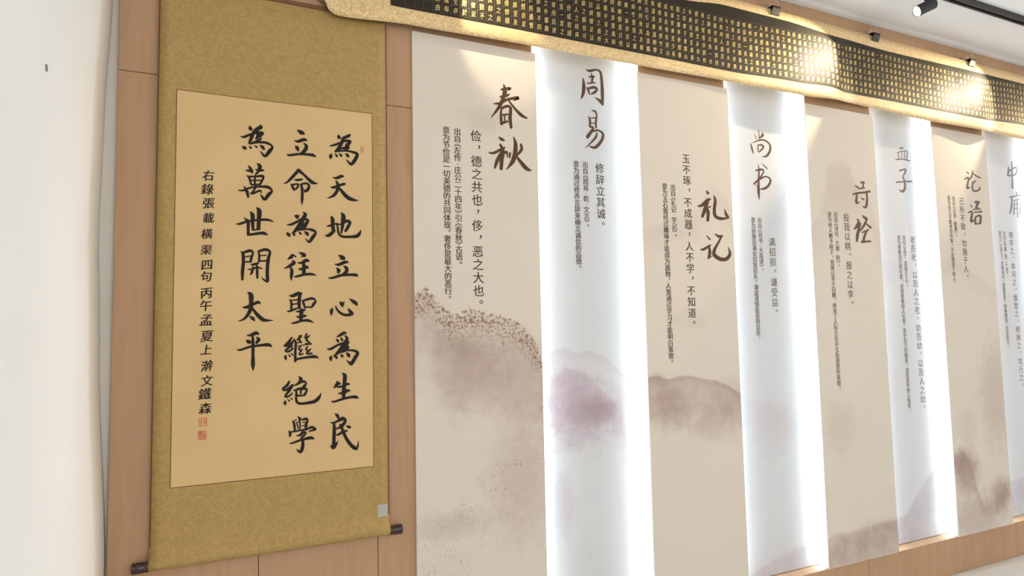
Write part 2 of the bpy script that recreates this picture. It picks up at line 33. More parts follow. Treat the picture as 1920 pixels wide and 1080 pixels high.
LAY={"F1":[[[[0.707,0.174],[0.762,0.197],[0.788,0.153],[0.829,0.098],[0.875,0.076],[0.947,0.102],[1.007,0.086],[1.094,0.074],[1.17,0.05],[1.246,-0.009],[1.296,-0.116]],0.45,0.3,"wash"],[[[0.943,-0.171],[0.179,0.189]],0,0.42,"blob"],[[[1.176,-0.227],[0.154,0.23]],0,0.3,"blob"],[[[0.921,-0.059],[0.143,0.067]],0,0.28,"brown"],[[[1.179,-0.636],[0.178,0.292]],0,0.28,"blob"],[[[0.863,-0.781],[0.183,0.064]],0,0.22,"brown"],[[[1.023,0.923],[0.113,0.071]],0,0.14,"brown"],[[[0.782,0.011],[0.091,0.131]],0,0.16,"blob"],[[[0.707,0.174],[0.762,0.197],[0.789,0.164],[0.829,0.116],[0.876,0.084],[0.947,0.109],[1.008,0.091],[1.094,0.074],[1.17,0.05],[1.246,-0.021],[1.296,-0.116]],0.15,0.95,"speck"],[[[0.698,-0.768],[0.864,-0.707],[0.983,-0.57],[1.132,-0.496],[1.238,-0.346],[1.298,-0.234]],0.42,0.55,"speck2"]],"R1":[[[[1.338,-0.108],[1.408,-0.078],[1.45,-0.075],[1.507,-0.101],[1.595,-0.091],[1.683,-0.137],[1.772,-0.212],[1.863,-0.268]],0.12,0.22,"line"],[[[1.334,-0.253],[1.405,-0.188],[1.448,-0.158],[1.519,-0.176],[1.591,-0.204],[1.676,-0.309],[1.769,-0.442],[1.915,-0.556]],0.22,0.35,"wash"],[[[1.541,-0.388],[0.232,0.178]],0,0.62,"blob"],[[[1.614,-0.38],[0.163,0.065]],0,0.35,"brown"],[[[1.46,-0.235],[0.114,0.074]],0,0.3,"blob"],[[[1.415,-0.798],[0.061,0.19]],0,0.25,"blob"],[[[1.326,-0.551],[1.407,-0.607],[1.46,-0.684],[1.513,-0.811],[1.59,-1.087],[1.824,-1.225]],0.25,0.4,"speck2"]],"F2":[[[[1.859,-0.227],[1.916,-0.22],[1.963,-0.243],[2.028,-0.233],[2.094,-0.228],[2.194,-0.251],[2.279,-0.263],[2.365,-0.3],[2.472,-0.336]],0.26,0.5,"line"],[[[1.973,-0.371],[0.161,0.128]],0,0.45,"blob"],[[[2.251,-0.469],[0.19,0.106]],0,0.3,"blob"],[[[2.363,-0.343],[0.142,0.108]],0,0.2,"blob"],[[[1.906,-0.245],[0.063,0.041]],0,0.3,"brown"],[[[1.869,0.51],[2.168,0.581],[2.3,0.77],[2.403,0.665],[2.563,0.547]],0.16,0.13,"wash"],[[[2.107,0.04],[0.134,0.066]],0,0.1,"brown"]],"R2":[[[[2.569,-0.362],[2.663,-0.382],[2.818,-0.435],[3.022,-0.463]],0.22,0.1,"wash"],[[[2.731,-0.544],[0.197,0.172]],0,0.14,"blob"],[[[2.868,0.607],[0.165,0.213]],0,0.1,"brown"],[[[2.513,-1.282],[2.686,-1.229],[2.805,-1.206],[2.886,-1.191],[3.137,-1.185]],0.2,0.35,"wash"]],"F3":[[[[3.269,0.741],[0.153,0.22]],0,0.15,"blob"],[[[2.941,0.567],[3.12,0.7],[3.165,0.946],[3.26,0.971],[3.341,0.963],[3.379,0.87],[3.51,0.758],[3.567,0.6]],0.28,0.13,"wash"],[[[3.15,-0.568],[0.147,0.177]],0,0.16,"blob"],[[[3.024,-1.141],[3.083,-1.129],[3.168,-1.136],[3.3,-1.129],[3.436,-1.121],[3.599,-1.117]],0.5,0.5,"wash"],[[[3.429,-1.192],[0.229,0.089]],0,0.3,"blob"],[[[3.16,-1.238],[0.215,0.072]],0,0.2,"blob"]],"R3":[[[[3.736,0.405],[3.939,0.394],[4.069,0.64],[4.297,0.723]],0.2,0.1,"wash"],[[[3.637,-1.198],[3.705,-1.154],[3.79,-1.14],[3.873,-1.062],[4.014,-0.943],[4.159,-0.825],[4.354,-0.81]],0.4,0.42,"wash"]],"F4":[[[[4.267,-0.939],[0.143,0.165]],0,0.62,"blob"],[[[4.208,-0.883],[0.087,0.099]],0,0.5,"blob"],[[[4.623,-1.114],[0.118,0.129]],0,0.6,"blob"],[[[4.363,-1.214],[0.337,0.165]],0,0.35,"blob"],[[[4.642,-0.478],[0.203,0.383]],0,0.3,"blob"],[[[4.316,-0.661],[0.123,0.167]],0,0.14,"blob"],[[[4.124,-0.815],[4.189,-0.809],[4.262,-0.793],[4.32,-0.868],[4.358,-1.015],[4.426,-1.156],[4.574,-1.125],[4.674,-1.034],[4.78,-1.012]],0.14,0.35,"wash"],[[[4.189,0.427],[4.3,0.437],[4.433,0.364],[4.742,0.227]],0.15,0.1,"wash"]],"R4":[[[[4.929,0.012],[0.316,0.296]],0,0.12,"blob"],[[[4.643,-1.064],[4.854,-1.071],[5.078,-1.06]],0.3,0.4,"wash"]]}

# ---------------------------------------------------------------- materials
def mat(name, col, rough=.6, metal=0.0, spec=.3, emit=None, es=0):
    m = bpy.data.materials.new(name); m.use_nodes = True
    b = m.node_tree.nodes['Principled BSDF']
    b.inputs['Base Color'].default_value = (*col, 1); b.inputs['Roughness'].default_value = rough
    b.inputs['Metallic'].default_value = metal; b.inputs['Specular IOR Level'].default_value = spec
    if emit:
        b.inputs['Emission Color'].default_value = (*emit, 1); b.inputs['Emission Strength'].default_value = es
    return m
class NG:
    def __init__(s, m): s.t = m.node_tree; s.n = s.t.nodes; s.l = s.t.links; s.b = s.n['Principled BSDF']
    def add(s, typ, **kw):
        n = s.n.new(typ)
        for k, v in kw.items(): setattr(n, k, v)
        return n
    def link(s, a, b): s.l.new(a, b)
    def val(s, n, i, v):
        if hasattr(v, 'is_linked') or hasattr(v, 'links'): s.l.new(v, n.inputs[i])
        else: n.inputs[i].default_value = v
    def math(s, op, a, b=0.0, c=None, clamp=False):
        n = s.n.new('ShaderNodeMath'); n.operation = op; n.use_clamp = clamp
        s.val(n, 0, a); s.val(n, 1, b)
        if c is not None: s.val(n, 2, c)
        return n.outputs[0]
    def smooth(s, x, a, b, o0=0.0, o1=1.0):
        n = s.n.new('ShaderNodeMapRange'); n.interpolation_type = 'SMOOTHSTEP'
        s.val(n, 0, x); s.val(n, 1, a); s.val(n, 2, b); s.val(n, 3, o0); s.val(n, 4, o1)
        return n.outputs[0]
    def noise(s, vec, scale, detail=4, rough=.55, dist=0.0):
        n = s.n.new('ShaderNodeTexNoise'); s.l.new(vec, n.inputs['Vector'])
        n.inputs['Scale'].default_value = scale; n.inputs['Detail'].default_value = detail
        n.inputs['Roughness'].default_value = rough; n.inputs['Distortion'].default_value = dist
        return n.outputs[0]
    def mix(s, fac, a, b):
        n = s.n.new('ShaderNodeMix'); n.data_type = 'RGBA'
        s.val(n, 0, fac)
        for i, v in ((6, a), (7, b)):
            if isinstance(v, tuple): n.inputs[i].default_value = (*v, 1) if len(v) == 3 else v
            else: s.l.new(v, n.inputs[i])
        return n.outputs[2]
    def coord(s): return s.n.new('ShaderNodeTexCoord').outputs['Object']
    def scaled(s, vec, x, y, z, off=(0, 0, 0)):
        n = s.n.new('ShaderNodeMapping'); s.l.new(vec, n.inputs[0]); n.inputs['Scale'].default_value = (x, y, z); n.inputs['Location'].default_value = off
        return n.outputs[0]
    def bump(s, h, strength, dist=.002):
        n = s.n.new('ShaderNodeBump'); n.inputs['Strength'].default_value = strength; n.inputs['Distance'].default_value = dist
        s.l.new(h, n.inputs['Height']); s.l.new(n.outputs[0], s.b.inputs['Normal'])

def wood_mat():
    m = mat('peach_wood', (.4, .27, .17), .6, 0, .15); g = NG(m)
    v = g.n.new('ShaderNodeNewGeometry').outputs['Position']
    n1 = g.noise(g.scaled(v, 14, 14, 1.1), 3, 5, .6, .5)
    n2 = g.noise(g.scaled(v, 1.5, 1.5, .9), 1.3, 3)
    c = g.mix(g.smooth(n1, .3, .75), (.445, .275, .16), (.385, .235, .135))
    c = g.mix(g.math('MULTIPLY', g.smooth(n2, .3, .7), .4), c, (.475, .305, .19))
    g.link(c, g.b.inputs['Base Color']); g.bump(n1, .04)
    return m
def plaster_mat(name, col, amp=.03):
    m = mat(name, col, .75, 0, .2); g = NG(m)
    n = g.noise(g.n.new('ShaderNodeNewGeometry').outputs['Position'], 2.2, 5)
    c = g.mix(g.smooth(n, .3, .7), tuple(x*(1-amp) for x in col), col)
    g.link(c, g.b.inputs['Base Color']); g.bump(g.noise(g.n.new('ShaderNodeNewGeometry').outputs['Position'], 160, 2), .03)
    return m
def brocade_mat(name, ca, cb, rough, metal, scale=1.0, pat=.5):
    m = mat(name, ca, rough, metal, .35); g = NG(m)
    v = g.n.new('ShaderNodeTexCoord').outputs['Object']
    v2 = g.scaled(v, 1, .01, 1)
    vo = g.n.new('ShaderNodeTexVoronoi'); vo.feature = 'SMOOTH_F1'; vo.inputs['Scale'].default_value = 32*scale; g.link(v2, vo.inputs['Vector'])
    nz = g.noise(v2, 70*scale, 3, .6, 1.6)
    fine = g.noise(v2, 420, 2, .5)
    swirl = g.math('SINE', g.math('MULTIPLY', g.math('ADD', vo.outputs['Distance'], g.math('MULTIPLY', nz, 1.1)), 15))
    k = g.smooth(swirl, -.3, .5)
    k = g.math('ADD', g.math('MULTIPLY', k, pat), g.math('MULTIPLY', fine, .25), clamp=True)
    g.link(g.mix(k, ca, cb), g.b.inputs['Base Color'])
    g.link(g.smooth(k, 0, 1, rough+.08, rough-.08), g.b.inputs['Roughness'])
    g.bump(g.math('ADD', k, g.math('MULTIPLY', fine, .6)), .25, .0012)
    return m
def paper_mat():
    m = mat('rice_paper', (.6, .44, .25), .75, 0, .15); g = NG(m)
    v = g.coord(); n = g.noise(v, 3, 4); n2 = g.noise(g.scaled(v, 260, 1, 40), 1, 3)
    c = g.mix(g.smooth(n, .3, .7), (.62, .44, .225), (.58, .405, .20))
    c = g.mix(g.math('MULTIPLY', g.smooth(n2, .45, .75), .12), c, (.45, .31, .16))
    g.link(c, g.b.inputs['Base Color'])
    return m

BW, BH = .578, 2.590          # a printed board
def print_mat(key, x0, z0):
    """cream board with ink-wash hills printed on it (pigment only)"""
    base = (.645, .58, .505) if key[0] == 'F' else (.535, .53, .525)
    m = mat('ink_wash_print_'+key.lower(), base, .85, 0, .06); g = NG(m)
    v = g.coord(); sep = g.n.new('ShaderNodeSeparateXYZ'); g.link(v, sep.inputs[0]); X, Z = sep.outputs[0], sep.outputs[2]
    seed = (ord(key[0])*3+int(key[1])*7)*1.37
    vv = g.scaled(v, 1, .001, 1, (seed, seed*.3, seed*.7))
    big = g.noise(vv, 3.5, 5, .6); mid = g.noise(vv, 11, 6, .65, .4); fin = g.noise(vv, 60, 4, .7)
    col = g.mix(g.math('MULTIPLY', g.smooth(big, .4, .75), .16), base, (.56, .49, .42))
    wash = (.30, .19, .17) if key[0] == 'F' else (.34, .23, .26)
    for i, (pts, fade, op, kind) in enumerate(LAY[key]):
        if kind in ('blob', 'brown'):
            (cx, cz), (rx, rz) = pts
            uu = g.math('DIVIDE', g.math('SUBTRACT', X, cx-x0), rx); ww = g.math('DIVIDE', g.math('SUBTRACT', Z, cz-z0), rz)
            dd = g.math('SQRT', g.math('ADD', g.math('MULTIPLY', uu, uu), g.math('MULTIPLY', ww, ww)))
            nb = g.noise(vv, 9+3*i, 6, .68, .7)
            dd = g.math('ADD', dd, g.math('MULTIPLY', g.math('SUBTRACT', nb, .5), 1.5))
            M = g.smooth(dd, .25, 1.25, 1, 0)
            col = g.mix(g.math('MULTIPLY', M, op), col, wash if kind == 'blob' else (.23, .15, .11))
            continue
        fc = g.n.new('ShaderNodeFloatCurve'); cv = fc.mapping.curves[0]
        P = sorted(((min(max((px-x0)/BW, 0), 1), (pz-z0)/BH) for px, pz in pts))
        while len(cv.points) < len(P): cv.points.new(.5, .5)
        lx = -1
        for q, (a, b) in zip(cv.points, P):
            a = max(a, lx+.002); lx = a; q.location = (min(a, 1.0), b); q.handle_type = 'VECTOR'
        fc.mapping.update(); fc.inputs[0].default_value = 1
        g.link(g.math('DIVIDE', X, BW), fc.inputs[1])
        ridge = g.math('MULTIPLY', fc.outputs[0], BH)
        jit = g.math('MULTIPLY', g.math('SUBTRACT', g.noise(vv, 25+8*i, 5, .7), .5), .05 if kind != 'line' else .012)
        d = g.math('SUBTRACT', g.math('ADD', ridge, jit), Z)
        top = g.smooth(d, 0, .012 if kind in ('line', 'speck') else .03)
        fd = g.math('MULTIPLY', g.math('ADD', .35, g.math('MULTIPLY', mid, 1.3)), fade)
        bot = g.smooth(d, g.math('MULTIPLY', fd, .30), g.math('MULTIPLY', fd, 1.15), 1.0, 0.0)
        M = g.math('MULTIPLY', top, bot)
        if kind == 'speck':
            s = g.smooth(g.noise(vv, 95, 3, .6, .6), .47, .60)
            M = g.math('MULTIPLY', M, s); c2 = (.23, .125, .07)
        elif kind == 'speck2':
            s = g.smooth(g.noise(vv, 130, 3, .6, .4), .55, .66)
            M = g.math('MULTIPLY', g.math('MULTIPLY', M, s), g.smooth(mid, .38, .6)); c2 = (.2, .15, .12)
        else:
            M = g.math('MULTIPLY', M, g.smooth(mid, .18, .66, .35, 1.0)); c2 = wash
            if kind == 'line':
                edge = g.math('MULTIPLY', g.smooth(d, 0, .006), g.smooth(d, .006, .05, 1, 0))
                M = g.math('ADD', g.math('MULTIPLY', M, .8), g.math('MULTIPLY', edge, .45), clamp=True)
        col = g.mix(g.math('MULTIPLY', M, op), col, c2)
    g.link(col, g.b.inputs['Base Color']); g.bump(fin, .02)
    return m

WOOD = wood_mat()
WHITE = plaster_mat('white_plaster', (.87, .86, .835))
CEIL = plaster_mat('ceiling_paint', (.88, .88, .87), .015)
CORNER_GREY = plaster_mat('corner_grey', (.64, .61, .56))
FLOOR = plaster_mat('pale_floor', (.68, .65, .58)); FLOOR.node_tree.nodes['Principled BSDF'].inputs['Roughness'].default_value = .3
NICHE = mat('white_laminate', (.80, .80, .80), .5)
BOARD_EDGE = mat('board_edge_white', (.74, .72, .69), .5)
MOUNT = brocade_mat('olive_gold_damask', (.335, .222, .070), (.425, .29, .105), .6, 0, 1.0, .55)
GOLD = brocade_mat('gold_brocade', (.52, .345, .145), (.84, .655, .38), .5, .15, 2.4, .75)
BLACKF = mat('black_field_paper', (.024, .019, .013), .5, 0, .16)
GINK = mat('gold_ink', (.80, .60, .25), .46, .6, .5)
GLINE = mat('dull_gold_rule', (.16, .13, .075), .45, .4, .5)
PAPER = paper_mat()
INKMAT = mat('black_ink', (.012, .009, .007), .6, 0, .2)
BINK = mat('brown_print', (.085, .040, .020), .6, 0, .2)
BINK2 = mat('faded_brown_print', (.115, .070, .045), .6, 0, .2)
TINK = mat('dark_print', (.050, .035, .022), .6, 0, .2)
GINK2 = mat('grey_brown_print', (.12, .085, .065), .6, 0, .2)
EDGE = mat('dark_brown_edging', (.10, .045, .018), .6)
SEAL = mat('vermilion_seal', (.50, .12, .07), .7)
ROSE = mat('dark_rosewood', (.030, .008, .010), .22, 0, .6)
STAVE = mat('brown_stave', (.16, .08, .035), .5)
BLACK = mat('black_metal', (.018, .016, .018), .45, .2, .5)
CLIPM = mat('clip_enamel', (.014, .009, .006), .45, 0, .25)
CHROME = mat('chrome', (.8, .8, .8), .12, 1.0)
LENS = mat('lit_lamp_lens', (1, 1, 1), .4, 0, .3, (1.0, .93, .80), 22)
LEDM = mat('lit_led_diffuser', (1, 1, 1), .5, 0, .3, (.74, .87, 1.0), 50)
CLEAR = mat('clear_plastic', (.95, .95, .95), .08); CLEAR.node_tree.nodes['Principled BSDF'].inputs['Transmission Weight'].default_value = .9
STICK = mat('pale_sticker', (.40, .40, .38), .5)
CORD = mat('hanging_cord', (.12, .06, .03), .7)

# ---------------------------------------------------------------- mesh helpers
def lift(v): return (v[0], v[1], v[2]+ZO)
def link(name, verts, faces, m, parent=None, loc=(0, 0, 0), smooth=False, mats=None, fm=None):
    me = bpy.data.meshes.new(name); me.from_pydata([tuple(v) for v in verts], [], faces)
    for x in ([m] if mats is None else mats): me.materials.append(x)
    if fm is not None: me.polygons.foreach_set('material_index', fm)
    if smooth: me.polygons.foreach_set('use_smooth', [True]*len(me.polygons))
    me.update()
    o = bpy.data.objects.new(name, me); C.objects.link(o); o.location = loc
    if parent: o.parent = parent
    return o
def tag(o, label=None, cat=None, group=None, kind=None):
    if label: o['label'] = label
    if cat: o['category'] = cat
    if group: o['group'] = group
    if kind: o['kind'] = kind
    return o
def empty(name, loc, label, cat, group=None):
    o = bpy.data.objects.new(name, None); C.objects.link(o); o.location = loc; o.empty_display_size = .05
    return tag(o, label, cat, group)
def box(x0, x1, y0, y1, z0, z1, bev=0.0):
    bm = bmesh.new(); bmesh.ops.create_cube(bm, size=1)
    for v in bm.verts: v.co = Vector(((x0+x1)/2+v.co.x*(x1-x0), (y0+y1)/2+v.co.y*(y1-y0), (z0+z1)/2+v.co.z*(z1-z0)))
    if bev: bmesh.ops.bevel(bm, geom=bm.edges[:], offset=bev, segments=1, affect='EDGES', profile=.5)
    return bm
def bmobj(name, bm, m, parent=None, loc=(0, 0, 0), smooth=False):
    bmesh.ops.recalc_face_normals(bm, faces=bm.faces[:])
    me = bpy.data.meshes.new(name); bm.to_mesh(me); bm.free(); me.materials.append(m)
    if smooth: me.polygons.foreach_set('use_smooth', [True]*len(me.polygons))
    o = bpy.data.objects.new(name, me); C.objects.link(o); o.location = loc
    if parent: o.parent = parent
    return o
def tube_bm(pts, rad, seg=10, cap=True):
    bm = bmesh.new(); rings = []
    n = len(pts); rads = rad if isinstance(rad, (list, tuple)) else [rad]*n
    prev = None
    for i, p in enumerate(pts):
        p = Vector(p); d = (Vector(pts[min(i+1, n-1)])-Vector(pts[max(i-1, 0)])).normalized()
        ref = prev if prev is not None else (Vector((0, 0, 1)) if abs(d.z) < .9 else Vector((1, 0, 0)))
        a = (ref - d*ref.dot(d)).normalized(); b = d.cross(a); prev = a
        rings.append([bm.verts.new(p+(a*math.cos(t*2*math.pi/seg)+b*math.sin(t*2*math.pi/seg))*rads[i]) for t in range(seg)])
    for i in range(n-1):
        for t in range(seg): bm.faces.new((rings[i][t], rings[i][(t+1) % seg], rings[i+1][(t+1) % seg], rings[i+1][t]))
    if cap: bm.faces.new(rings[0][::-1]); bm.faces.new(rings[-1])
    return bm
def lathe_bm(o, ax, prof, seg=24):
    bm = bmesh.new(); o = Vector(o); ax = Vector(ax).normalized()
    ref = Vector((0, 0, 1)) if abs(ax.z) < .9 else Vector((1, 0, 0)); a = (ref-ax*ref.dot(ax)).normalized(); b = ax.cross(a)
    rings = [[bm.verts.new(o+ax*t+(a*math.cos(q*2*math.pi/seg)+b*math.sin(q*2*math.pi/seg))*max(r_, .0002)) for q in range(seg)] for t, r_ in prof]
    for u_, v_ in zip(rings, rings[1:]):
        for q in range(seg): bm.faces.new((u_[q], u_[(q+1) % seg], v_[(q+1) % seg], v_[q]))
    bm.faces.new(rings[0][::-1]); bm.faces.new(rings[-1])
    return bm
def merge(bm, other):
    me = bpy.data.meshes.new('tmp'); other.to_mesh(me); other.free(); bm.from_mesh(me); bpy.data.meshes.remove(me); return bm
def interp(tab, x):
    if x <= tab[0][0]: return tab[0][1]
    for (a, b), (c, d) in zip(tab, tab[1:]):
        if x <= c: return b+(d-b)*(x-a)/(c-a)
    return tab[-1][1]
def sinterp(tab, x):
    if x <= tab[0][0]: return tab[0][1]
    for (a, b), (c, d) in zip(tab, tab[1:]):
        if x <= c:
            t = (x-a)/(c-a); t = t*t*(3-2*t); return b+(d-b)*t
    return tab[-1][1]

# ---------------------------------------------------------------- glyphs (outlines of the built-in font) and brush strokes
GC = {}
def load_glyphs(chars, off=0.0):
    tmp = []
    for c in chars:
        if (c, off) in GC: continue
        cu = bpy.data.curves.new('glyph', 'FONT'); cu.body = c; cu.size = 1; cu.resolution_u = 2; cu.fill_mode = 'FRONT'; cu.offset = off
        o = bpy.data.objects.new('glyph', cu); C.objects.link(o); tmp.append((c, o))
    bpy.context.view_layer.update(); dg = bpy.context.evaluated_depsgraph_get()
    for c, o in tmp:
        e = o.evaluated_get(dg); me = e.to_mesh()
        GC[(c, off)] = ([(v.co.x-.5, v.co.y-.38) for v in me.vertices], [tuple(p.vertices) for p in me.polygons]); e.to_mesh_clear()
    for c, o in tmp:
        cu = o.data; bpy.data.objects.remove(o); bpy.data.curves.remove(cu)
def put_glyph(V, F, c, bold, cx, cz, em, Y, shear=0.0, rot=0.0, wx=1.0):
    gv, gf = GC[(c, 0.0)]; cr, sr = math.cos(rot), math.sin(rot)
    for k, (ox, oy) in enumerate(((-bold, 0), (bold, 0), (0, bold*.5))):     # overlaid print passes give the bold weight
        b = len(V)
        for x, y in gv:
            x = (x+shear*y)*wx; x, y = x*cr-y*sr+ox, x*sr+y*cr+oy
            V.append((cx+x*em, Y-.00002*k, cz+y*em))
        for p in gf: F.append(tuple(b+i for i in p))
def stroke(V, F, pts, asp, Y):
    """one brush stroke: pts = (x, z, width) in 0.1 mm, widths vary along it; asp = pen aspect"""
    P = [(p[0]/1e4, p[1]/1e4, max(p[2]/1e4, .0004)) for p in pts]
    if len(P) == 1: x, z, q = P[0]; P = [(x-q*.25, z+q*.2, q*.8), (x+q*.25, z-q*.2, q*.8)]
    n = len(P); S = []
    for i in range(n-1):
        p0, p1, p2, p3 = P[max(i-1, 0)], P[i], P[i+1], P[min(i+2, n-1)]
        k = 5
        for j in range(k+(1 if i == n-2 else 0)):
            t = j/k
            S.append(tuple(max(.5*((2*b)+(-a+c)*t+(2*a-5*b+4*c-d)*t*t+(-a+3*b-3*c+d)*t**3), .0002) if q == 2 else
                           .5*((2*b)+(-a+c)*t+(2*a-5*b+4*c-d)*t*t+(-a+3*b-3*c+d)*t**3) for q, (a, b, c, d) in enumerate(zip(p0, p1, p2, p3))))
    L, R = [], []
    m = len(S)
    for i, (x, z, wd) in enumerate(S):
        a, c = S[max(i-1, 0)], S[min(i+1, m-1)]
        dx, dz = (c[0]-a[0])*asp, c[1]-a[1]; l = math.hypot(dx, dz) or 1; nx, nz = -dz/l, dx/l
        L.append((x+nx*wd/2/asp, z+nz*wd/2)); R.append((x-nx*wd/2/asp, z-nz*wd/2))
    b = len(V)
    def cap(i, s):
        x, z, wd = S[i]; a, c = (S[0], S[1]) if i == 0 else (S[-2], S[-1])
        dx, dz = (c[0]-a[0])*asp*s, (c[1]-a[1])*s; l = math.hypot(dx, dz) or 1
        return (x+dx/l*wd*.33/asp, z+dz/l*wd*.33)
    c0, c1 = cap(0, -1), cap(m-1, 1)
    for q in L: V.append((q[0], Y, q[1]))
    for q in R: V.append((q[0], Y, q[1]))
    V.append((c0[0], Y, c0[1])); V.append((c1[0], Y, c1[1]))
    for i in range(m-1): F.append((b+i, b+m+i, b+m+i+1, b+i+1))
    F.append((b, b+2*m, b+m)); F.append((b+m-1, b+2*m-1, b+2*m+1))

# ---------------------------------------------------------------- the setting
ZC, ZF = 1.852, -1.54
WX0, WX1 = -.3405, 8.0
def structure(name, bm, m): return tag(bmobj(name, bm, m), kind='structure')
fl = structure('floor', box(-.6, WX1, -3.6, 2.70, ZF+ZO-.1, ZF+ZO), FLOOR)
structure('ceiling', box(-.6, WX1, -3.6, 2.70, ZC+ZO, ZC+ZO+.1), CEIL)
# left wall: plaster that is a little out of plumb
xc = [(-1.54, -.337), (-.785, -.345), (0, -.376), (.36, -.386), (.75, -.379), (1.2, -.362), (1.852, -.345)]
V, F = [], []
zs = [ZF+i*(ZC-ZF)/24 for i in range(25)]; ys = [-3.6, -1.5, 0, .8, 1.5, 2.0, 2.3, 2.531]
for z in zs:
    for y in ys: V.append(lift((sinterp(xc, z), y, z)))
for z in zs:
    for y in ys: V.append(lift((-.6, y, z)))
ny = len(ys); nb = len(zs)*ny
for i in range(len(zs)-1):
    for j in range(ny-1):
        a = i*ny+j; F.append((a, a+1, a+ny+1, a+ny)); F.append((nb+a, nb+a+ny, nb+a+ny+1, nb+a+1))
    a = i*ny+ny-1; F.append((a, nb+a, nb+a+ny, a+ny)); a = i*ny; F.append((a, a+ny, nb+a+ny, nb+a))
tag(link('wall_left', V, F, WHITE, smooth=True), kind='structure')
structure('corner_strip_1', box(-.60, -.3405, 2.531, 2.60, ZF+ZO, ZC+ZO), CORNER_GREY)  # narrow strip between left wall and wood, greyer than the white plaster

YF, YN = 2.512, 2.592             # front of the wood cladding, back of the niches
ZB, ZT = -1.3224, 1.2680          # bottom and top of the front boards
FX = [.7095+1.1447*k for k in range(4)]; FX = [.7095, 1.8530, 3.0075, 4.1500]; RX = [1.2880, 2.4340, 3.5760, 4.7230]
END = 5.300
wall = structure('wall_back', box(-.3405, WX1, 2.605, 2.70, ZF+ZO, ZC+ZO), WHITE)
G = .0022
def wpanel(x0, x1, z0, z1, y1=2.605, y0=None):
    y0 = YF if y0 is None else y0
    o = bmobj('wood_panel', box(x0+G/2, x1-G/2, y0, y1, z0+G/2, z1-G/2, .0012), WOOD, wall, (0, 0, ZO)); return o
zj = .9386
for x0, x1 in ((WX0, .127), (.127, .5586), (.5586, FX[0]+.014)):
    wpanel(x0, x1, ZF, zj); wpanel(x0, x1, zj, ZC)
ZL = 1.42                          # underside of the lintel over the niches
xs = [FX[0]+.014, 2.10, 3.34, 4.56, 5.78, 7.0, WX1]
for a, b in zip(xs, xs[1:]): wpanel(a, b, ZL, ZC)
xs = [FX[0]+.014, 1.65, 3.339, 5.03, 6.7, WX1]
for a, b in zip(xs, xs[1:]): wpanel(a, b, ZF, ZB)
for x in FX: # piers behind the front boards
    o = bmobj('wood_pier', box(x+.014, x+BW-.014, YF, 2.605, ZB, ZL), WOOD, wall, (0, 0, ZO))
for x in FX:
    for a, b, s in ((x+.0125, x+.0140, -1), (x+BW-.0140, x+BW-.0125, 1)):
        if x == FX[0] and s < 0: continue
        bmobj('niche_side_lining', box(a, b, YF+.001, YN, ZB, ZL), NICHE, wall, (0, 0, ZO))
wpanel(END+.014, 6.7, ZB, ZL); wpanel(6.7, WX1, ZB, ZL)
bmobj('niche_side_lining', box(END+.0125, END+.014, YF+.001, YN, ZB, ZL), NICHE, wall, (0, 0, ZO))

# ---------------------------------------------------------------- printed boards
load_glyphs(sorted(set(''.join(c[2] for c in COLS))))
ordn = {'F1': 'first front board, beside the gold scroll, printed with speckled treetops and the title 春秋',
        'R1': 'recessed backlit board right of the speckled one, round mauve hill and the title 周易',
        'F2': 'front board with a long mauve ridge at mid height and the title 礼记',
        'R2': 'recessed backlit board almost blank below, with the title 尚书',
        'F3': 'front board with a pale peak at its top, mauve foothills and the title 诗经',
        'R3': 'recessed backlit board with a mauve slope rising right at its foot and the title 孟子',
        'F4': 'front board with dark mauve crags near its foot and the title 论语',
        'R4': 'recessed backlit board cut by the right edge of the photo, with the title 中庸'}
BX = dict(zip(['F1', 'F2', 'F3', 'F4'], FX)); BX.update(zip(['R1', 'R2', 'R3', 'R4'], RX))
BOARD = {}
for key, x0 in BX.items():
    front = key[0] == 'F'
    y0, y1 = (2.500, YF) if front else (2.580, YN)
    wd = BW if front else {'R1': .565, 'R2': .5735, 'R3': .574, 'R4': .577}[key]
    xl = x0 if front else x0-.0125+.0015
    xr = x0+BW if front else (FX[FX.index(next(q for q in FX if q > x0))]+.0125-.0015 if key != 'R4' else END+.0125-.0015)
    zt = ZT if front else ZL-.002
    zb = ZB+.0005 if front else ZB+.003
    pm = print_mat(key, x0, ZB)
    bm = box(xl-x0, xr-x0, y0-YF, y1-YF, zb-ZB, zt-ZB, .0008 if front else 0)
    o = bmobj('printed_board', bm, pm, None, (x0, YF, ZB+ZO))
    o.data.materials.append(BOARD_EDGE)
    for p in o.data.polygons:
        if p.normal.y > -.5: p.material_index = 1
    tag(o, ordn[key], 'wall panel', 'front printed boards' if front else 'recessed backlit boards')
    BOARD[key] = (o, x0, y0)
def local(Vl, o): return [(a-o.location.x, b-o.location.y, c+ZO-o.location.z) for a, b, c in Vl]
title_mat = {'F1': BINK, 'R1': BINK, 'F2': BINK, 'R2': BINK, 'F3': BINK2, 'R3': BINK2, 'F4': GINK2, 'R4': GINK2}
for key in BX:
    o, x0, y0 = BOARD[key]
    n = 0
    for k, asp, strokes in INK:
        if k != key: continue
        V, F = [], []
        for q, s in enumerate(strokes): stroke(V, F, [(a, c, d*(1.15 if key in ('F1', 'R1', 'F2', 'R2') else 1.4)) for a, c, d in s], asp, y0-.0004-.00003*q)
        link('title_character', local(V, o), F, title_mat[key], o)
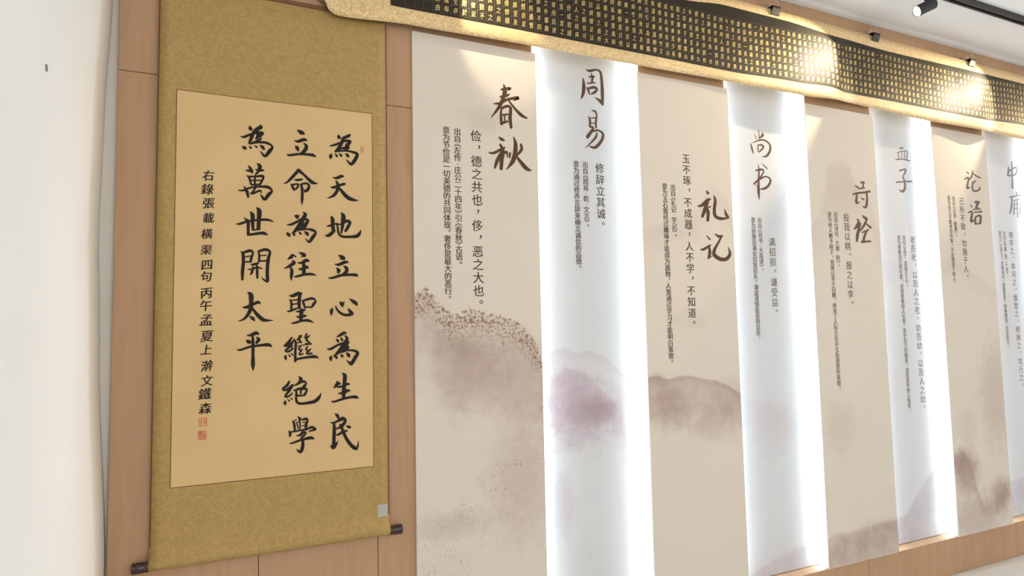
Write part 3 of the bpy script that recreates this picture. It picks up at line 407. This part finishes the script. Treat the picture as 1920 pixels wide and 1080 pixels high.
for key, i, txt, x, z, pitch, wd in COLS:
    o, x0, y0 = BOARD[key]
    pitch = .0560 if i == 0 else .0313
    em = .0525 if i == 0 else .0335
    V, F = [], []; zz = z; pw = None
    Wt = {'《': .62, '》': .62, '·': .7, '，': .85, '；': .85}
    for c in txt:
        wgt = Wt.get(c, 1.) if i else 1.
        if pw is not None: zz -= pitch*(pw+wgt)/2
        pw = wgt
        g = c
        dx = dz = 0
        if c in '，。；': dx, dz = .52*em, .45*em
        if c == '·': dx = .37*em
        if c == '；': dx = .32*em
        put_glyph(V, F, g, .011 if i == 0 else .019, x+dx, zz+dz+(.16*em if c == '《' else -.16*em if c == '》' else 0), em, y0-.0004, 0, -math.pi/2 if c in '《》' else 0)
    tag(link(('quotation_text', 'source_text', 'explanation_text')[i], local(V, o), F, TINK if key in ('F1', 'R1', 'F2') else GINK2, o), kind='stuff')

# ---------------------------------------------------------------- LED strips in the niches
def led(x, side, lab):
    # side +1: fixed to the right flank of a front board's pier, -1: to the left flank
    e = empty('led_strip', (x, 2.556, ZB+ZO+.004), lab, 'led strip', 'LED strips on the niche sides')
    h = ZL-ZB-.01
    a, b = (0, .003) if side > 0 else (-.003, 0)
    bmobj('channel', box(a, b, -.007, .007, 0, h), NICHE, e)
    a, b = (.003, .006) if side > 0 else (-.006, -.003)
    bmobj('diffuser', box(a, b, -.006, .006, .002, h-.002), LEDM, e)
names = ['speckled treetop', 'mauve ridge', 'pale peak', 'dark crag']
for k, x in enumerate(FX):
    if k: led(x+.0125, -1, 'lit white LED strip on the left flank of the %s board' % names[k])
    led(x+BW-.0125, 1, 'lit white LED strip on the right flank of the %s board' % names[k])
led(END+.0125, -1, 'lit white LED strip at the far right end of the last niche')

# ---------------------------------------------------------------- hanging scroll
HS = empty('hanging_scroll', (.19, 2.494, -.76+ZO), 'tall gold brocade hanging scroll with black calligraphy on tan paper', 'scroll')
hl = HS.location
def hs(Vl): return [(a-hl.x, b-hl.y, c+ZO-hl.z) for a, b, c in Vl]
xl, xr = -.2155, .5985
prof = [(2.5055, 1.296), (2.5045, 1.285)]+[(2.4965, 1.27-i*(1.27+.69)/24) for i in range(25)]+[(2.4955, -.708), (2.490, -.722), (2.482, -.733), (2.4765, -.742), (2.4735, -.751), (2.4735, -.760), (2.477, -.769), (2.484, -.775), (2.493, -.777), (2.501, -.774), (2.508, -.766), (2.510, -.757)]
V, F = [], []; nx = 25
for (y, z) in prof:
    for i in range(nx):
        t = i/(nx-1); k = max(0, min(1, (z+.7)/.5))*max(0, min(1, (1.25-z)/.3))
        V.append((xl+(xr-xl)*t, y-.0022*k*math.sin(t*7+z*2.1)-(.0018*k*math.cos(z*5)), z))
for j in range(len(prof)-1):
    for i in range(nx-1): a = j*nx+i; F.append((a, a+1, a+nx+1, a+nx))
mnt = link('brocade_mount', hs(V), F, MOUNT, HS, smooth=True)
sm = mnt.modifiers.new('thick', 'SOLIDIFY'); sm.thickness = .0008; sm.offset = 1
def hsy(x, z):
    t = (x-xl)/(xr-xl); k = max(0, min(1, (z+.7)/.5))*max(0, min(1, (1.25-z)/.3))
    return 2.4965-.0022*k*math.sin(t*7+z*2.1)-(.0018*k*math.cos(z*5))
def sheet(name, x0, x1, z0, z1, off, m, nx=15, nz=25):
    V, F = [], []
    for j in range(nz+1):
        for i in range(nx+1):
            x = x0+(x1-x0)*i/nx; z = z0+(z1-z0)*j/nz; V.append((x, hsy(x, z)-off, z))
    for j in range(nz):
        for i in range(nx): a = j*(nx+1)+i; F.append((a, a+1, a+nx+2, a+nx+1))
    return link(name, hs(V), F, m, HS, smooth=True)
px0, px1, pz0, pz1 = -.1555, .5385, -.5097, .8865
sheet('calligraphy_paper', px0, px1, pz0, pz1, .0007, PAPER)
for a, b, c, d in ((px0-.0022, px0, pz0-.002, pz1+.002), (px1, px1+.0022, pz0-.002, pz1+.002), (px0, px1, pz0-.0022, pz0), (px0, px1, pz1, pz1+.0022)):
    sheet('edging_strip', a, b, c, d, .0009, EDGE, 1 if b-a < .1 else 14, 24 if b-a < .1 else 1)
for a, b in ((xl-.001, xl+.0022), (xr-.0022, xr+.001)): sheet('selvedge', a, b, -.70, 1.268, .0009, EDGE, 1, 24)
n = 0
for k, asp, strokes in INK:
    if k != 'scroll': continue
    V, F = [], []
    for q, s in enumerate(strokes): stroke(V, F, s, asp, -.0013-.00003*q)
    V = [(x, hsy(x, z)+y, z) for x, y, z in V]
    link('brush_character', hs(V), F, INKMAT, HS)
load_glyphs(sorted(set(c for c, x, z in SIG)))
for c, x, z in SIG:
    V, F = [], []; put_glyph(V, F, c, .022, x, z, .042*random.uniform(.92, 1.06), 0, .16, random.uniform(.03, .14), .98)
    V = [(a, hsy(a, d)-.0013+b, d) for a, b, d in V]
    link('signature_character', hs(V), F, INKMAT, HS)
def seal(x0, x1, z0, z1, segs):
    V, F = [], []
    def q(a, b, c, d):
        i = len(V); V.extend([(a, 0, c), (b, 0, c), (b, 0, d), (a, 0, d)]); F.append((i, i+1, i+2, i+3))
    t = (x1-x0)*.09
    q(x0, x1, z0, z0+t); q(x0, x1, z1-t, z1); q(x0, x0+t, z0+t, z1-t); q(x1-t, x1, z0+t, z1-t)
    for a, b, c, d in segs: q(x0+(x1-x0)*a, x0+(x1-x0)*b, z0+(z1-z0)*c, z0+(z1-z0)*d)
    V = [(a, hsy(a, d)-.0012, d) for a, b, d in V]
    link('red_seal', hs(V), F, SEAL, HS)
S1 = [(.18, .42, .72, .80), (.26, .34, .2, .85), (.18, .42, .45, .52), (.18, .42, .2, .28), (.55, .85, .7, .78), (.66, .74, .2, .85), (.55, .62, .3, .6), (.78, .85, .3, .6)]
S2 = [(.1, .45, .55, .9), (.15, .9, .40, .5), (.55, .65, .1, .9), (.7, .9, .6, .7), (.7, .9, .2, .3), (.2, .3, .1, .4), (.35, .5, .15, .3), (.7, .78, .1, .8)]
seal(-.0711, -.0456, -.3089, -.2792, S1); seal(-.0731, -.0467, -.3558, -.3250, S2)
seal(.4930, .5060, .7211, .7519, [(.3, .7, .6, .7), (.4, .6, .2, .8), (.3, .7, .3, .4)])
sheet('blank_sticker', .5545, .5935, -.7065, -.6610+.002, .0009, STICK, 1, 1)
bmobj('roller', tube_bm([(xl-.004-hl.x, 2.4925-hl.y, -.760+ZO-hl.z), (xr+.004-hl.x, 2.4925-hl.y, -.760+ZO-hl.z)], .0165, 20), STAVE, HS, smooth=False)
for s, xe in ((-1, xl), (1, xr)):
    prof2 = [(0, .0150), (.004, .0172), (.009, .0172), (.011, .0155), (.014, .0168), (.030, .0180), (.040, .0182), (.043, .0160), (.045, .0188), (.049, .0182), (.051, .012)]
    ok = bmobj('roller_knob', lathe_bm((xe-hl.x, 2.4925-hl.y, -.7615+ZO-hl.z), (s, 0, 0), prof2, 24), ROSE, HS, smooth=True); ok['label'] = 'turned dark rosewood knob'
bmobj('top_stave', box(xl-.002-hl.x, xr+.002-hl.x, 2.4985-hl.y, 2.5115-hl.y, 1.283+ZO-hl.z, 1.300+ZO-hl.z, .003), STAVE, HS)
cp = [(xl+.22, 2.503, 1.300), (.19, 2.5055, 1.40), (xr-.22, 2.503, 1.300)]
bmobj('hanging_cord', tube_bm(hs(cp), .0018, 6), CORD, HS)
nl = bmobj('nail', lathe_bm((.19, YF+.02, 1.405+ZO), (0, -1, 0), [(0, .0012), (.030, .0012), (.0305, .0032), (.032, .0032)], 8), CHROME)
tag(nl, 'small steel nail that carries the hanging scroll', 'nail')

# ---------------------------------------------------------------- long handscroll over the boards
HC = empty('handscroll', (.345, 2.47, 1.27+ZO), 'long gold brocade handscroll with gold characters on a black field', 'scroll')
hc = HC.location
zbt = [(.345, 1.262), (.41, 1.2530), (.70, 1.2700), (1.27, 1.2795), (1.86, 1.283), (2.40, 1.288), (2.96, 1.291), (3.18, 1.303), (3.34, 1.299), (3.53, 1.294), (4.07, 1.281), (4.64, 1.288), (5.1, 1.276), (6.2, 1.28)]
bbt = [(.611, 1.337), (1.27, 1.342), (1.97, 1.345), (2.4, 1.345), (2.9, 1.362), (3.12, 1.374), (3.31, 1.357), (3.75, 1.361), (4.64, 1.364), (5.13, 1.381), (6.2, 1.37)]
btt = [(.611, 1.660), (1.5, 1.664), (2.13, 1.675), (2.41, 1.701), (2.82, 1.701), (3.27, 1.682), (3.7, 1.672), (4.68, 1.683), (6.2, 1.684)]
gtt = [(.345, 1.738), (2.49, 1.748), (3.1, 1.748), (4.5, 1.744), (6.2, 1.746)]
wav = [(.3, 0), (.7, .004), (1.2, .010), (1.36, .0), (1.9, .010), (2.15, .0), (2.6, .010), (3.0, .030), (3.17, .037), (3.40, -.004), (3.75, .0), (4.3, .018), (4.58, .036), (4.82, -.002), (5.2, .0), (5.7, .03), (6.0, .0)]
def yw(x, t): return 2.468-sinterp(wav, x)*(1-.55*t)
def cz(tab, x, t): return sinterp(tab, x)*yw(x, t)/2.46
LX0, LX1 = .345, 6.05
def strip(name, tb, tt, x0, x1, off, m, ta, tbv, rows=4, step=.02, round_left=False):
    V, F = [], []; n = max(1, int(round((x1-x0)/step)))
    for i in range(n+1):
        x = x0+(x1-x0)*i/n; za, zb_ = cz(tb, x, ta), cz(tt, x, tbv)
        if round_left and x < x0+.05:
            q = (x-x0)/.05; za += .05*(1-math.sqrt(max(0, 1-(1-q)**2)))
        for j in range(rows+1):
            s = j/rows; t = ta+(tbv-ta)*s
            y = yw(x, t)-off
            if round_left and x < x0+.03: y -= .010*(1-(x-x0)/.03)**2
            V.append((x, y, za+(zb_-za)*s))
    for i in range(n):
        for j in range(rows): a = i*(rows+1)+j; F.append((a, a+rows+1, a+rows+2, a+1))
    return link(name, [(a-hc.x, b-hc.y, c+ZO-hc.z) for a, b, c in V], F, m, HC, smooth=True)
b1 = strip('brocade_mount', zbt, gtt, LX0, LX1, 0, GOLD, 0, 1, 14, .02, True)
smd = b1.modifiers.new('thick', 'SOLIDIFY'); smd.thickness = .0012; smd.offset = -1
strip('black_field', bbt, btt, .611, 5.98, .0018, BLACKF, .17, .85, 8)
def onfield(x, z):
    # z = distance above the lower edge of the field
    za, zb_ = cz(bbt, x, .17), cz(btt, x, .85); H = zb_-za
    t = .17+.68*z/H
    return (x-hc.x, yw(x, t)-.0026-hc.y, za+z+ZO-hc.z)
P, M0 = .0400, .0105
V, F = [], []
ncol = int((5.95-.671)/P)
def quadl(x0, x1, z0, z1):
    b = len(V); V.extend([onfield(x0, z0), onfield(x1, z0), onfield(x1, z1), onfield(x0, z1)]); F.append((b, b+1, b+2, b+3))
for k in range(ncol+1):
    x = .671+k*P
    for j in range(7): quadl(x-.0005, x+.0005, M0+j*P, M0+(j+1)*P)
for k in range(ncol):
    x = .671+k*P
    for j in range(8): quadl(x, x+P, M0+j*P-.0004, M0+j*P+.0004)
tag(link('ruled_grid', V, F, GLINE, HC), kind='stuff')
TXT = ("永和九年歲在癸丑暮春之初會于會稽山陰之蘭亭修禊事也羣賢畢至少長咸集此地有崇山峻嶺茂林修竹又有清流激湍映帶左右引以為流觴曲水列坐其次雖無絲竹管弦之盛一觴一詠亦足以暢敘幽情"
       "是日也天朗氣清惠風和暢仰觀宇宙之大俯察品類之盛所以遊目騁懷足以極視聽之娛信可樂也夫人之相與俯仰一世或取諸懷抱悟言一室之內或因寄所託放浪形骸之外雖趣舍萬殊靜躁不同當其欣於所遇暫得於己快然自足"
       "不知老之將至及其所之既倦情隨事遷感慨係之矣向之所欣俛仰之間已為陳迹猶不能不以之興懷況修短隨化終期於盡古人云死生亦大矣豈不痛哉每覽昔人興感之由若合一契未嘗不臨文嗟悼不能喻之於懷"
       "固知一死生為虛誕齊彭殤為妄作後之視今亦猶今之視昔悲夫故列敘時人錄其所述雖世殊事異所以興懷其致一也後之覽者亦將有感於斯文")
load_glyphs(sorted(set(TXT)))
V, F = [], []; q = 0
for k in range(ncol-1, 2, -1):         # columns are written from the right
    x = .691+k*P
    for j in range(6, -1, -1):
        c = TXT[q % len(TXT)]; q += 1
        gv, gf = GC[(c, 0.0)]; z0 = M0+(j+.5)*P; jx = random.uniform(-.001, .001); e = random.uniform(.0265, .0300); sh = random.uniform(.04, .14)
        for o_ in (-.014, .014):
            b = len(V)
            for a, d in gv: V.append(onfield(x+jx+(a+o_+sh*d)*e*.80, z0+(d+a*.10)*e*1.06))
            for p in gf: F.append(tuple(b+i for i in p))
tag(link('gold_lettering', V, F, GINK, HC), kind='stuff')

# ---------------------------------------------------------------- bulldog clips
def clip(x, lab):
    zt = cz(gtt, x, 1)+.004; yt = yw(x, 1)
    e = empty('bulldog_clip', (x, yt, zt+ZO), lab, 'clip', 'bulldog clips on the handscroll')
    V, F = [], []
    pr = [(-.0015, -.030), (-.004, -.027), (-.0165, -.002), (-.018, .006), (-.006, .009), (.012, .009), (.022, .006), (.020, -.002), (.0045, -.027), (.003, -.030)]
    for xx in (-.021, .021):
        for (y, z) in pr: V.append((xx*(1.12 if z < -.02 else 1), y-.0015, z))
    n = len(pr)
    for i in range(n-1): F.append((i, i+1, n+i+1, n+i))
    bo = link('clip_body', V, F, CLIPM, e); s = bo.modifiers.new('t', 'SOLIDIFY'); s.thickness = .0012
    for s_, yy in ((-1, -.014), (1, .018)):
        w_ = .010
        pts = [(-w_, yy-.001, -.012), (-w_, yy-.004*(-s_), .006), (-w_*.9, yy+.004*s_*0, .026), (-w_*.5, yy, .034), (w_*.5, yy, .034), (w_*.9, yy, .026), (w_, yy-.004*(-s_), .006), (w_, yy-.001, -.012)]
        bmobj('wire_handle', tube_bm(pts, .0011, 8), CHROME, e, smooth=True)
    bm = box(-.009, .009, YF-yt-.003, YF-yt, .012, .040, .001)
    merge(bm, tube_bm([(0, YF-yt-.004, .030), (0, YF-yt-.022, .026), (0, YF-yt-.027, .033)], .0018, 8))
    bmobj('clear_hook', bm, CLEAR, e)
    e.scale = (1.3, 1.0, 1.2)
    return e
for x, lab in ((2.760, 'black bulldog clip nearest the top edge of the photo, gripping the handscroll'), (3.598, 'black bulldog clip below the lit spotlight, middle one of three'), (4.535, 'black bulldog clip farthest right on the handscroll')):
    clip(x, lab)

# ---------------------------------------------------------------- ceiling track and spotlights
tr = empty('lighting_track', (4.0, 2.092, ZC+ZO), 'black lighting track running along the white ceiling', 'track')
Lt = 4.2; V, F = [], []
pr = [(-.019, 0), (-.019, -.034), (-.008, -.034), (-.008, -.012), (.008, -.012), (.008, -.034), (.019, -.034), (.019, 0)]
for xx in (-Lt, Lt-.4):
    for y, z in pr: V.append((xx, y, z))
n = len(pr)
for i in range(n): F.append((i, (i+1) % n, n+(i+1) % n, n+i))
F.append(tuple(range(n))[::-1]); F.append(tuple(range(n, 2*n)))
link('rail', V, F, BLACK, tr)
bmobj('conductor_strip', box(-Lt+.01, Lt-.41, -.008, .008, -.016, -.012), mat('copper_strip', (.25, .15, .09), .4, .8), tr)
def spot(lx, d, lab, half, energy):
    piv = Vector((lx, 2.092, 1.735+ZO)); d = Vector(d).normalized()
    e = empty('track_spotlight', (piv.x, piv.y, 1.818+ZO), lab, 'spotlight', 'track spotlights')
    bmobj('adapter', box(-.045, .045, -.0075, .0075, -.004, .014, .001), BLACK, e)
    bmobj('stem', tube_bm([(0, 0, .0), (0, 0, piv.z-e.location.z+.01)], .0095, 12), BLACK, e, smooth=True)
    o0 = piv-e.location
    a, b = o0-d*.045, o0+d*.062
    bmobj('housing', lathe_bm(a, d, [(0, .024), (.0008, .027), (.003, .030), (.107, .030), (.1075, .0292), (.106, .0275), (.101, .0270)], 28), BLACK, e)
    bmobj('lens', lathe_bm(b, d, [(-.0055, .0262), (-.0030, .0262), (-.0022, .020)], 28), LENS, e)
    l = bpy.data.lights.new('spot_beam', 'SPOT'); l.energy = energy; l.color = (1.0, .82, .56); l.spot_size = math.radians(half*2); l.spot_blend = .4; l.shadow_soft_size = .012
    lo = bpy.data.objects.new('beam', l); C.objects.link(lo); lo.parent = e; lo.location = b+d*.004
    lo.rotation_euler = d.to_track_quat('-Z', 'Y').to_euler()
A = (-.82, .40, -.42)
for lx, d, lab, half, en in ((.97, (.13, .43, -.37), 'black cylinder spotlight aimed at the top of the speckled treetop board', 24, 20),
                   (3.500, A, 'lit black cylinder spotlight hanging in view below the ceiling track', 31.5, 54),
                   (5.06, A, 'black cylinder spotlight aimed over the dark crag board', 31.5, 54), (6.55, A, 'black cylinder spotlight at the far right of the track', 31.5, 54)):
    spot(lx, d, lab, half, en)

# ---------------------------------------------------------------- wall plug in the left wall
x = sinterp(xc, .637)
wp = bmobj('wall_plug', lathe_bm((x-.004, 1.755, .637+ZO), (1, 0, 0), [(0, .009), (.0050, .009), (.0055, .0075), (.0050, .005), (.0035, .004)], 16), mat('grey_plug', (.16, .17, .15), .6))
tag(wp, 'small grey plug in the white wall at far left', 'wall plug')
